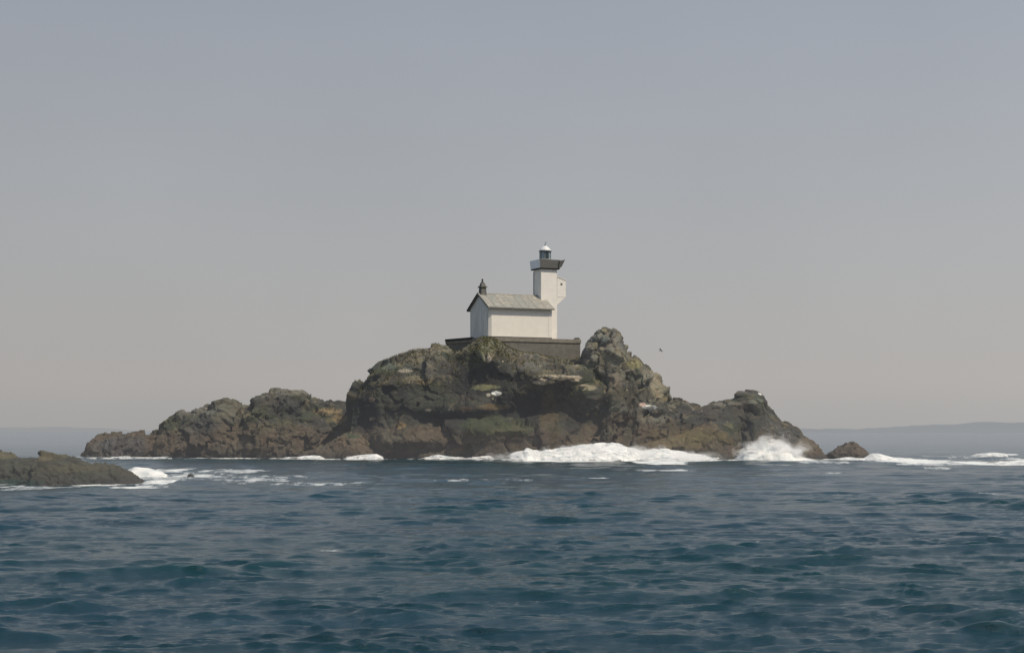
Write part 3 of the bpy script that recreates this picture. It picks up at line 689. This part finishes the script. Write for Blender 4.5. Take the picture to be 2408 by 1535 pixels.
# ------------------------------------------------------------------ sea
def make_sea():
    rows = [14.0]
    while rows[-1] < 24: rows.append(rows[-1] * 1.02)
    while rows[-1] < 110: rows.append(rows[-1] * 1.0024)
    while rows[-1] < 620: rows.append(rows[-1] * 1.0038)
    while rows[-1] < 22000: rows.append(rows[-1] * 1.03)
    ys = np.array([-60, -20, 0] + rows)
    c = np.linspace(-1, 1, 720)
    ext = np.array([1.06, 1.15, 1.3, 1.6, 2.2, 3.5, 6])
    c = np.concatenate([-ext[::-1], c, ext])
    hw = .36 * np.maximum(ys, 8) + 5
    X = c[None, :] * hw[:, None]; Y = np.repeat(ys[:, None], len(c), 1)
    x, y = X.ravel(), Y.ravel()
    dy = np.maximum(np.gradient(ys), 1e-3); sp = np.maximum(np.repeat(dy[:, None], len(c), 1).ravel(), np.repeat((hw / 360)[:, None], len(c), 1).ravel())
    dx_, dy_, z = np.zeros_like(x), np.zeros_like(x), np.zeros_like(x)
    r = np.random.default_rng(5)
    # patchiness of the chop
    P0 = np.stack([x * .05, y * .05, np.zeros_like(x)], -1)
    gust = np.clip(1 + .6 * vnoise(P0, 61) + .55 * vnoise(P0 * 3.1, 62), .25, 2)
    comps = []
    for k in range(210):
        lam = .30 * (8 / .30) ** (k / 209.0) * r.uniform(.9, 1.1)
        th = math.radians(84) + r.normal(0, .34 if lam > 1.2 else .55)
        comps.append((lam, th, r.uniform(0, 6.283)))
    nc = len(c)
    for lam, th, ph in comps:
        kk = 2 * math.pi / lam
        amp = .0115 * min(1, (lam / .6) ** .5) * min(1.0, (3.0 / lam) ** .7) / kk
        last = int(np.searchsorted(ys, 150 if lam < 1.1 else 700)) * nc
        xs_, ys_ = x[:last], y[:last]
        f = smooth(1.6, 3.5, lam / sp[:last]) * amp * (gust[:last] if lam < 5 else 1)
        arg = kk * (xs_ * math.cos(th) + ys_ * math.sin(th)) + ph
        s, co = np.sin(arg), np.cos(arg)
        z[:last] += f * co
        dx_[:last] -= 1.0 * f * s * math.cos(th); dy_[:last] -= 1.0 * f * s * math.sin(th)
    near_n = int(np.searchsorted(ys, 290)) * nc
    xs_, ys_ = x[:near_n], y[:near_n]; q = np.stack([xs_, ys_, np.zeros(near_n)], -1)
    wx_ = .9 * vnoise(q * .22, 90); wy_ = .7 * vnoise(q * .3 + 9, 91)
    for k, (fx, fy, am, th_) in enumerate(((.10, .34, .18, .16), (.20, .66, .20, .20), (.38, 1.3, .25, .22), (.75, 2.5, .18, .20), (1.5, 4.6, .115, .16), (2.8, 8.5, .055, .1))):
        n_ = vnoise(np.stack([(xs_ + wx_) * fx + ys_ * .05, (ys_ + wy_) * fy + xs_ * .05 * (1 if k % 2 else -1), np.full(near_n, 3.7 * k)], -1), 92 + k)
        h_ = am * np.maximum(n_ - th_, 0) ** 1.3 * gust[:near_n] * smooth(1.3, 3.0, 1 / (fy * sp[:near_n]))
        z[:near_n] += h_; dy_[:near_n] -= .8 * h_
    # gentle swell
    for lam, th, ph, am in ((22, 1.4, .3, .06), (31, 1.75, 2.0, .08), (17, 1.1, 4.0, .04)):
        kk = 2 * math.pi / lam; z += am * np.cos(kk * (x * math.cos(th) + y * math.sin(th)) + ph) * smooth(1.6, 3.5, lam / sp)
    # foam
    foam = np.zeros_like(x)
    wob = vnoise(np.stack([x * .12, y * .06, np.zeros_like(x)], -1), 71); wob2 = vnoise(np.stack([x * .5, y * .2, np.zeros_like(x)], -1), 72)
    def streak(px0, px1, py, thick, w, slope=0.0):
        nonlocal foam
        pc = .5 * (px0 + px1); Yc = sea_y(py); k = Yc / F
        xc = (pc - CX) * k; rx = .5 * (px1 - px0) * k; ty = Yc * Yc / (CAMZ * F) * thick
        u = (x - xc) / rx; v = (y - Yc - slope * (x - xc) - wob * ty * .8) / ty
        foam = np.maximum(foam, (w + .04) * np.clip(1.15 - u ** 4 - v ** 2 + .35 * wob2, 0, 1))
    # wash where each rock meets the water
    for sx, sy, yc in shore:
        if len(sx) < 20: continue
        m = sy < yc; sx, sy = sx[m], sy[m]
        bins = np.linspace(sx.min(), sx.max(), max(8, int((sx.max() - sx.min()) / .5)))
        k = np.digitize(sx, bins); fy = np.array([sy[k == b].min() if (k == b).any() else np.nan for b in range(1, len(bins))])
        xc = .5 * (bins[1:] + bins[:-1]); ok = ~np.isnan(fy)
        if ok.sum() < 3: continue
        sel = (x > sx.min() - 2) & (x < sx.max() + 2) & (y > sy.min() - 14) & (y < yc + 2)
        gap = np.interp(x[sel], xc[ok], fy[ok]) - y[sel]
        wdt = (3.2 if yc > 200 else 1.0) * (1 + 1.0 * wob2[sel] + .9 * wob[sel])
        v = np.exp(-np.clip(gap, 0, 50) / np.maximum(wdt, .25)) * (.82 + .3 * wob[sel])
        foam[sel] = np.maximum(foam[sel], np.clip(v, 0, .95))
    # around the islet
    for a in [(195, 420, 1076, 3, .55), (400, 640, 1077, 2.0, .35), (630, 760, 1075, 2.4, .9), (800, 905, 1074, 2.4, .8), (900, 1200, 1075, 3, .75), (1150, 1720, 1081, 6, 1.0), (1480, 1620, 1088, 3.5, .9), (1680, 1960, 1080, 4.5, .95), (1930, 2080, 1079, 4, .8),
              (2040, 2250, 1084, 7, 1.0), (2060, 2420, 1089, 5, .62), (2270, 2430, 1091, 5, 1.0), (2280, 2380, 1068, 2.0, .95), (2150, 2420, 1074, 4, .45), (2400, 2700, 1085, 8, .8), (1860, 2000, 1088, 3, .5),
              (1485, 1650, 1106.5, 1.5, .6), (985, 1265, 1128, 4, .36), (1360, 1440, 1124, 2.2, .6), (1940, 1990, 1112, 2, .65), (2160, 2240, 1100, 2.5, .5),
              # round the near reef
              (300, 420, 1110, 8, .8), (330, 560, 1119, 13, .50), (450, 640, 1108, 4, .58), (380, 760, 1125, 10, .44), (600, 900, 1137, 3, .42), (-60, 140, 1136, 2.4, .9), (140, 340, 1137, 2, .65), (230, 380, 1148.5, 3, .8), (20, 200, 1147, 5, .55), (-100, 420, 1144, 9, .42), (380, 440, 1144, 2, .6), (-500, -40, 1135, 6, .8),
              # stray caps on the open water
              (1155, 1260, 1247, 7, .25), (1450, 1530, 1103, 1.5, .35), (1750, 1790, 1281, 3, .35), (340, 400, 1379, 6, .28), (2340, 2400, 1262, 4, .35), (1495, 1525, 1257, 4, .45), (740, 830, 1290, 3, .35), (2300, 2420, 1160, 3, .4), (1560, 1660, 1293, 4, .36)]:
        streak(*a)
    # crests pinched tight enough to spill
    Zg = z.reshape(X.shape); steep = np.gradient(dy_.reshape(X.shape), axis=0) / np.repeat(dy[:, None], len(c), 1)
    sp_ = smooth(-.62, -.85, steep).ravel() * smooth(.16, .34, z) * (y < 240)
    foam = np.maximum(foam, .42 * sp_)
    near = (y < 2)
    z[near] *= 0; dx_[near] = 0; dy_[near] = 0
    P = np.stack([x + dx_, y + dy_, z], -1).reshape(X.shape[0], X.shape[1], 3)
    o = grid_mesh('sea', P, SEA, None, {'foam': foam})
    tag(o, 'choppy dark blue sea with scattered foam', 'sea', kind='structure')
make_sea()

# surf heaped against the rocks
def surf(name, prof, Yc, Rf, label, seed, step=.09, amp=.3, base=-.4, mat=None, kind='stuff', d0=.60):
    prof = np.array(prof, float); wx = (prof[-1, 0] - prof[0, 0]) / F * Yc; nx = max(24, int(wx / step))
    px, py = resample(prof, nx); X = (px - CX) / F * Yc; H = CAMZ + (HZ - py) / F * Yc
    nf = max(18, int((Rf * 1.6) / step)); s = np.linspace(0, 1.35, nf)
    S, XX = np.meshgrid(s, X, indexing='ij'); HH = np.broadcast_to(H, S.shape); ang = S * math.pi / 2
    tp = np.clip((HH - base) / max(.5, (H.max() - base)), .15, 1)
    P = np.stack([XX, Yc - Rf * tp * np.cos(ang), base + (HH - base) * np.sin(np.minimum(ang, math.pi / 2)) ** 1.9 - .5 * np.clip(S - 1, 0, 1)], -1)
    fl = P.reshape(-1, 3); N = grid_normals(P); N = N * np.sign((N[..., 2]).mean())
    q = fl * np.array([1, .8, 1.2])
    v, cr = blocks(q * .8 + .5 * fbm(fl * .6, 2, seed)[:, None], seed, .3)
    puff = 1 - np.abs(vnoise(q * np.array([.38, .5, .7]), seed + 2)); puff2 = 1 - np.abs(vnoise(q * 1.4, seed + 3)); puff3 = 1 - np.abs(vnoise(q * 3.6, seed + 4))
    d = amp * (.9 * (puff - .6) + .22 * (puff2 - .6) + .06 * (puff3 - .6)).reshape(S.shape) * np.clip((HH - base) / 1.0, .25, 1.3)
    P = P + N * d[..., None]
    U = np.broadcast_to(np.linspace(0, 1, nx), S.shape)
    dens = d0 * smooth(-.1, .45, S) * smooth(0, .16, np.minimum(U, 1 - U)) ** .6
    dens = dens * (.55 + .45 * smooth(.0, 1.6, HH))
    o = grid_mesh(name, P, SURFM, None, {'dens': dens}); tag(o, label, 'surf', kind=kind)
    return o
main_surf = surf('surf', [(1150, 1082), (1175, 1076), (1196, 1071), (1214, 1064), (1232, 1060), (1240, 1056), (1250, 1061), (1270, 1063), (1300, 1058), (1330, 1054), (1360, 1049), (1400, 1045), (1428, 1043), (1455, 1046), (1472, 1053), (1500, 1060), (1530, 1059), (1556, 1056), (1580, 1060), (1606, 1065), (1630, 1069), (1660, 1071), (1690, 1074), (1730, 1079), (1745, 1084)], 237.5, 5.5,
     'long white mound of surf breaking along the foot of the islet', 501, amp=.5, d0=.70)
surf('surf', [(1440, 1096), (1475, 1084), (1520, 1079), (1570, 1077), (1610, 1080), (1650, 1086), (1680, 1094)], 226.0, 4.0, 'flat white wash spilling in front of the long surf mound', 511, amp=.22)
surf('surf', [(1930, 1090), (1955, 1079), (1990, 1075), (2030, 1077), (2050, 1068), (2062, 1066), (2075, 1070), (2110, 1076), (2150, 1079), (2200, 1083), (2240, 1088), (2270, 1096)], 238.0, 4.0, 'white surf trailing right from the small skerry', 521, amp=.26, d0=.72)
surf('surf', [(2255, 1102), (2290, 1091), (2330, 1086), (2370, 1083), (2430, 1080), (2500, 1086), (2600, 1100)], 212.0, 3.5, 'white breaking crest at the far right edge of the water', 531, amp=.24, d0=.72)
surf('surf', [(2270, 1082), (2290, 1068), (2330, 1064), (2362, 1066), (2385, 1082)], 270.0, 2.5, 'thin white crest breaking behind the right hand surf', 541, amp=.2)
surf('surf', [(600, 1086), (640, 1077), (700, 1074), (735, 1070), (752, 1072), (785, 1086)], 239.5, 1.8, 'small white wash at the middle of the low ridge foot', 551, amp=.2)
surf('surf', [(792, 1086), (816, 1074), (850, 1070), (885, 1068), (900, 1073), (915, 1086)], 239.0, 1.8, 'small white wash below the left end of the dome', 561, amp=.2)
surf('surf', [(960, 1086), (1000, 1075), (1030, 1069), (1060, 1074), (1110, 1075), (1150, 1072), (1190, 1086)], 239.0, 2.2, 'thin line of white wash left of the long surf mound', 571, amp=.2)
surf('surf', [(292, 1124), (304, 1104), (318, 1099), (345, 1101), (370, 1106), (395, 1116), (410, 1124)], 150.0, 2.2, 'white surf breaking over the tail of the near reef', 581, step=.06, amp=.16, d0=.75)
surf('surf', [(185, 1086), (210, 1076), (260, 1074), (300, 1072), (330, 1076), (380, 1074), (415, 1071), (430, 1086)], 250.0, 1.6, 'faint wash along the left tip of the low ridge', 591, amp=.16)

def mist(parent, loc, size, dens, freq=2.6):
    bm = bmesh.new(); bmesh.ops.create_icosphere(bm, subdivisions=3, radius=1.0)
    mm = bpy.data.materials.new('spray mist'); mm.use_nodes = True; t = mm.node_tree; t.nodes.remove(t.nodes['Principled BSDF'])
    vs = t.nodes.new('ShaderNodeVolumeScatter'); vs.inputs['Color'].default_value = (.97, .97, .96, 1); t.links.new(vs.outputs[0], t.nodes['Material Output'].inputs['Volume'])
    tc = t.nodes.new('ShaderNodeTexCoord'); ln = t.nodes.new('ShaderNodeVectorMath'); ln.operation = 'LENGTH'; t.links.new(tc.outputs['Object'], ln.inputs[0])
    mp = t.nodes.new('ShaderNodeMapping'); mp.inputs['Scale'].default_value = (size[0] / 6.3, 1, size[2] / 3.3); t.links.new(tc.outputs['Object'], mp.inputs[0])
    nz_ = t.nodes.new('ShaderNodeTexNoise'); nz_.inputs['Scale'].default_value = freq; nz_.inputs['Detail'].default_value = 6; nz_.inputs['Roughness'].default_value = .65; t.links.new(mp.outputs[0], nz_.inputs['Vector'])
    a1 = t.nodes.new('ShaderNodeMath'); a1.operation = 'MULTIPLY_ADD'; a1.inputs[1].default_value = 2.6; a1.inputs[2].default_value = -.55; t.links.new(nz_.outputs[0], a1.inputs[0])
    a2 = t.nodes.new('ShaderNodeMath'); a2.operation = 'SUBTRACT'; t.links.new(a1.outputs[0], a2.inputs[0]); t.links.new(ln.outputs['Value'], a2.inputs[1])
    a3 = t.nodes.new('ShaderNodeMath'); a3.operation = 'MULTIPLY'; a3.inputs[1].default_value = dens; t.links.new(a2.outputs[0], a3.inputs[0])
    a4 = t.nodes.new('ShaderNodeMath'); a4.operation = 'MAXIMUM'; a4.inputs[1].default_value = 0; t.links.new(a3.outputs[0], a4.inputs[0]); t.links.new(a4.outputs[0], vs.inputs['Density'])
    o = link_bm('mist', bm, mm, parent); o.location = loc; o.scale = size; o['kind'] = 'stuff'
    return o

mist(main_surf, (WX(1425, 237), 235.8, .6), (13.5, 1.8, 2.3), 3.2)
mist(main_surf, (WX(1250, 237), 236.0, .2), (8.0, 1.6, 1.5), 2.6)
mist(main_surf, (WX(1590, 237), 234.5, .2), (8.0, 1.6, 1.5), 2.6)

# burst of spray on the headland
def spray():
    top = [(1722, 1086), (1733, 1062), (1745, 1048), (1765, 1038), (1790, 1030), (1812, 1027), (1835, 1031), (1852, 1040), (1866, 1054), (1885, 1066), (1910, 1072), (1935, 1086)]
    m = mat_foam('spray foam', (.88, .87, .84), True, .36, .66, 1.5)
    Yc = 236.0
    for layer in range(3):
        prof = np.array(top, float); nx, nt = 170, 90
        px, py = resample(prof, nx); X = (px - CX) / F * Yc; H = CAMZ + (HZ - py) / F * Yc
        H = H * (1 + .10 * layer)
        s = np.linspace(0, 1.0, nt); S, XX = np.meshgrid(s, X, indexing='ij'); HH = np.broadcast_to(H, S.shape)
        P = np.stack([XX, Yc + .5 * layer - (2.4 - .5 * layer) * np.cos(S * math.pi / 2) * np.clip(HH / 2.5, .1, 1), -.4 + (HH + .4) * S ** .85], -1)
        fl = P.reshape(-1, 3); N = grid_normals(P); N *= np.sign((-N[..., 1] + N[..., 2]).mean())
        d = (.28 * (1 - np.abs(vnoise(fl * .5 + layer * 5, 620))) + .05 * vnoise(fl * 2.2 + layer, 621)).reshape(S.shape) - .25
        P = P + N * d[..., None] * np.clip(HH / 1.5, .2, 1)[..., None]
        U = np.broadcast_to(np.linspace(0, 1, nx), S.shape)
        dens = (.92 - .62 * S ** 1.3 - .06 * layer) * (.6 + .4 * np.sin(U * math.pi) ** .5)
        dens = dens - .25 * smooth(.55, .9, U) * S
        o = grid_mesh('spray', P, m, None, {'dens': dens})
        if layer == 0: root = tag(o, 'tall burst of white spray thrown up against the headland', 'spray', kind='stuff')
        else: o.name = 'veil'; o.parent = root
    mist(root, ((1815 - CX) / F * Yc, Yc - .9, .9), (6.3, 2.0, 3.3), 5.0)
    # flying drops
    V, Fc = [], []
    for k in range(1500):
        u = random.gauss(.52, .2); px = 1733 + u * 190
        hgt = max(.05, random.gauss(2.6, .9)) * max(.15, math.sin(max(0.02, min(.98, u)) * math.pi))
        x, y, z = (px - CX) / F * Yc, Yc + random.uniform(-2, .8), hgt + random.uniform(0, 1.1)
        r = random.choice([.010, .014, .018, .026])
        b = len(V); V += [(x - r, y, z), (x, y - r, z - r), (x + r, y, z), (x, y + r, z), (x, y, z + r * 1.4)]
        Fc += [(b, b + 1, b + 4), (b + 1, b + 2, b + 4), (b + 2, b + 3, b + 4), (b + 3, b, b + 4), (b, b + 3, b + 1), (b + 1, b + 3, b + 2)]
    me = bpy.data.meshes.new('droplets'); me.from_pydata(V, [], Fc); me.materials.append(FOAM)
    o = bpy.data.objects.new('droplets', me); C.objects.link(o); o.parent = root; o['kind'] = 'stuff'
spray()

# ------------------------------------------------------------------ distant coast in haze
def coast(name, pts, Y, depth, mat, label, seed):
    pts = np.array(pts, float); n = 500
    px, py = resample(pts, n); X = (px - CX) / F * Y; H = CAMZ + (HZ - py) / F * Y
    H = H + (H > 5) * (fbm(np.stack([X * .01, X * 0, X * 0], -1), 4, seed) * 4.5 + 1.8 * np.clip(vnoise(np.stack([X * .05, X * 0, X * 0 + 3], -1), seed), .25, 1) * 2.2)
    s = np.linspace(0, 1, 24); S, XX = np.meshgrid(s, X, indexing='ij'); HH = np.broadcast_to(np.maximum(H, -3), S.shape)
    P = np.stack([XX, Y - depth * (1 - S), -3 + (HH + 3) * np.sin(S * math.pi / 2) ** 1.2], -1)
    o = grid_mesh(name, P, mat); tag(o, label, 'coast', kind='structure')
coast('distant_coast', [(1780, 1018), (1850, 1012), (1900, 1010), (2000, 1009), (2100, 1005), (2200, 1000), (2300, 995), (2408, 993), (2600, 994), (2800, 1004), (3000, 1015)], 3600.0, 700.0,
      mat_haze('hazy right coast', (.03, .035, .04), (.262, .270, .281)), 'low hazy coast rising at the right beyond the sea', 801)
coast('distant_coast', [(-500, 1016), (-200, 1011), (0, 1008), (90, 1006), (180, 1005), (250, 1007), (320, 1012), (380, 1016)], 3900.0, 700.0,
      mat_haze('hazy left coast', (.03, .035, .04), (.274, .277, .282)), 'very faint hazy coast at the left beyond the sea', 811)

# ------------------------------------------------------------------ seabird
def bird():
    bm = bmesh.new()
    body = [(-.26, .0, .02), (-.16, .05, .05), (-.02, .085, .08), (.12, .07, .075), (.20, .045, .05), (.25, .05, .05), (.30, .035, .035), (.36, .008, .01)]
    rings = []
    for x, ry, rz in body:
        rings.append([bm.verts.new((x, max(ry, .012) * math.cos(k * math.pi / 4), max(rz, .012) * math.sin(k * math.pi / 4) + (.02 if x > .2 else 0))) for k in range(8)])
    for a, b in zip(rings, rings[1:]):
        for k in range(8): bm.faces.new([a[k], a[(k + 1) % 8], b[(k + 1) % 8], b[k]])
    bm.faces.new(rings[0][::-1]); bm.faces.new(rings[-1])
    poly(bm, [(-.22, -.03, .005), (-.22, .03, .005), (-.40, .09, .0), (-.40, -.09, .0)])
    for s in (-1, 1):
        up = [[(.14, s * .05, .04), (-.08, s * .05, .03)], [(.20, s * .26, .20), (-.04, s * .26, .18)], [(.14, s * .46, .16), (-.05, s * .44, .14)], [(-.02, s * .64, .06), (-.05, s * .62, .055)]]
        vs = [[bm.verts.new(p) for p in r] + [bm.verts.new((p[0], p[1], p[2] - .025)) for p in r] for r in up]
        for a, b in zip(vs, vs[1:]):
            bm.faces.new([a[0], a[1], b[1], b[0]]); bm.faces.new([a[3], a[2], b[2], b[3]]) ; bm.faces.new([a[0], b[0], b[2], a[2]]); bm.faces.new([a[1], a[3], b[3], b[1]])
    o = link_bm('seabird', bm, mat_plain('dark plumage', (.03, .028, .027), .8, .2, 20), None, shade=True)
    o.location = at(1553, 824, 240.0); o.rotation_euler = (.75, -.25, math.radians(35)); o.scale = (.85, .65, .85)
    tag(o, 'small dark seabird flying in the sky right of the crag', 'bird')
bird()

# ------------------------------------------------------------------ light, sky, camera
SUN_EL = math.radians(57); sd = Vector((.80, -.60, 0)).normalized() * math.cos(SUN_EL) + Vector((0, 0, math.sin(SUN_EL)))
sun = bpy.data.lights.new('sun', 'SUN'); sun.energy = 3.45; sun.angle = math.radians(.6); sun.color = (1.0, .88, .72)
so = bpy.data.objects.new('sun', sun); C.objects.link(so); so.rotation_euler = sd.to_track_quat('Z', 'Y').to_euler()

w = bpy.data.worlds.new('World'); sc.world = w; w.use_nodes = True
nt = w.node_tree; nn, ll = nt.nodes, nt.links
bg = nn['Background']; STR = .10; bg.inputs['Strength'].default_value = STR
sky = nn.new('ShaderNodeTexSky'); sky.sky_type = 'NISHITA'; sky.sun_disc = False; sky.sun_elevation = SUN_EL; sky.sun_rotation = math.atan2(sd.x, sd.y)
sky.dust_density = 6; sky.air_density = 1.2; sky.ozone_density = 1
hs = nn.new('ShaderNodeHueSaturation'); hs.inputs['Saturation'].default_value = .25; hs.inputs['Value'].default_value = .6; ll.new(sky.outputs[0], hs.inputs['Color'])
tcn = nn.new('ShaderNodeTexCoord'); sx = nn.new('ShaderNodeSeparateXYZ'); ll.new(tcn.outputs['Generated'], sx.inputs[0])
rp = nn.new('ShaderNodeValToRGB'); e = rp.color_ramp.elements
stops = [(0.0, (.05, .06, .07)), (.47, (.10, .12, .13)), (.5, (.386, .381, .374)), (.515, (.428, .409, .394)), (.53, (.418, .410, .401)), (.56, (.394, .403, .414)), (.60, (.355, .378, .414)), (.635, (.322, .352, .408)), (.70, (.285, .335, .42)), (.8, (.25, .32, .43)), (1.0, (.20, .285, .42))]
while len(e) < len(stops): e.new(.5)
for k, (p, c) in enumerate(stops): e[k].position = p; e[k].color = (*c, 1)
mr = nn.new('ShaderNodeMath'); mr.operation = 'MULTIPLY_ADD'; mr.inputs[1].default_value = .5; mr.inputs[2].default_value = .5
ll.new(sx.outputs[2], mr.inputs[0]); ll.new(mr.outputs[0], rp.inputs[0])
# soft murk: paler to the right, faint cloudiness
nz = nn.new('ShaderNodeTexNoise'); nz.inputs['Scale'].default_value = 3.5; nz.inputs['Detail'].default_value = 4; ll.new(tcn.outputs['Generated'], nz.inputs['Vector'])
ma = nn.new('ShaderNodeMath'); ma.operation = 'MULTIPLY_ADD'; ma.inputs[1].default_value = .16; ma.inputs[2].default_value = .97; ll.new(sx.outputs[0], ma.inputs[0])
mb = nn.new('ShaderNodeMath'); mb.operation = 'MULTIPLY_ADD'; mb.inputs[1].default_value = .20; ll.new(nz.outputs[0], mb.inputs[0]); ll.new(ma.outputs[0], mb.inputs[2])
sb = nn.new('ShaderNodeMath'); sb.operation = 'MULTIPLY'; sb.inputs[1].default_value = 1 / STR; ll.new(mb.outputs[0], sb.inputs[0])
vm = nn.new('ShaderNodeVectorMath'); vm.operation = 'SCALE'; ll.new(rp.outputs[0], vm.inputs[0]); ll.new(sb.outputs[0], vm.inputs['Scale'])
mx = nn.new('ShaderNodeMix'); mx.data_type = 'RGBA'; mx.inputs[0].default_value = .92
ll.new(hs.outputs[0], mx.inputs[6]); ll.new(vm.outputs[0], mx.inputs[7]); ll.new(mx.outputs[2], bg.inputs['Color'])

cam = bpy.data.cameras.new('camera'); co = bpy.data.objects.new('camera', cam); C.objects.link(co); sc.camera = co
co.location = (0, 0, CAMZ); co.rotation_euler = (math.radians(90), 0, 0)
cam.sensor_width = 36; cam.lens = 36 * F / 2408; cam.shift_y = (HZ - 767.5) / 2408; cam.clip_end = 60000; cam.clip_start = .5

sc.view_settings.view_transform = 'Standard'; sc.view_settings.look = 'None'; sc.view_settings.exposure = 0
sc.render.engine = 'CYCLES'; sc.cycles.use_denoising = True; sc.cycles.denoising_prefilter = 'ACCURATE'; sc.cycles.sample_clamp_direct = 3.0; sc.cycles.sample_clamp_indirect = 2.0; sc.cycles.max_bounces = 8; sc.cycles.volume_bounces = 5; sc.cycles.volume_step_rate = 2.0; sc.cycles.transparent_max_bounces = 12
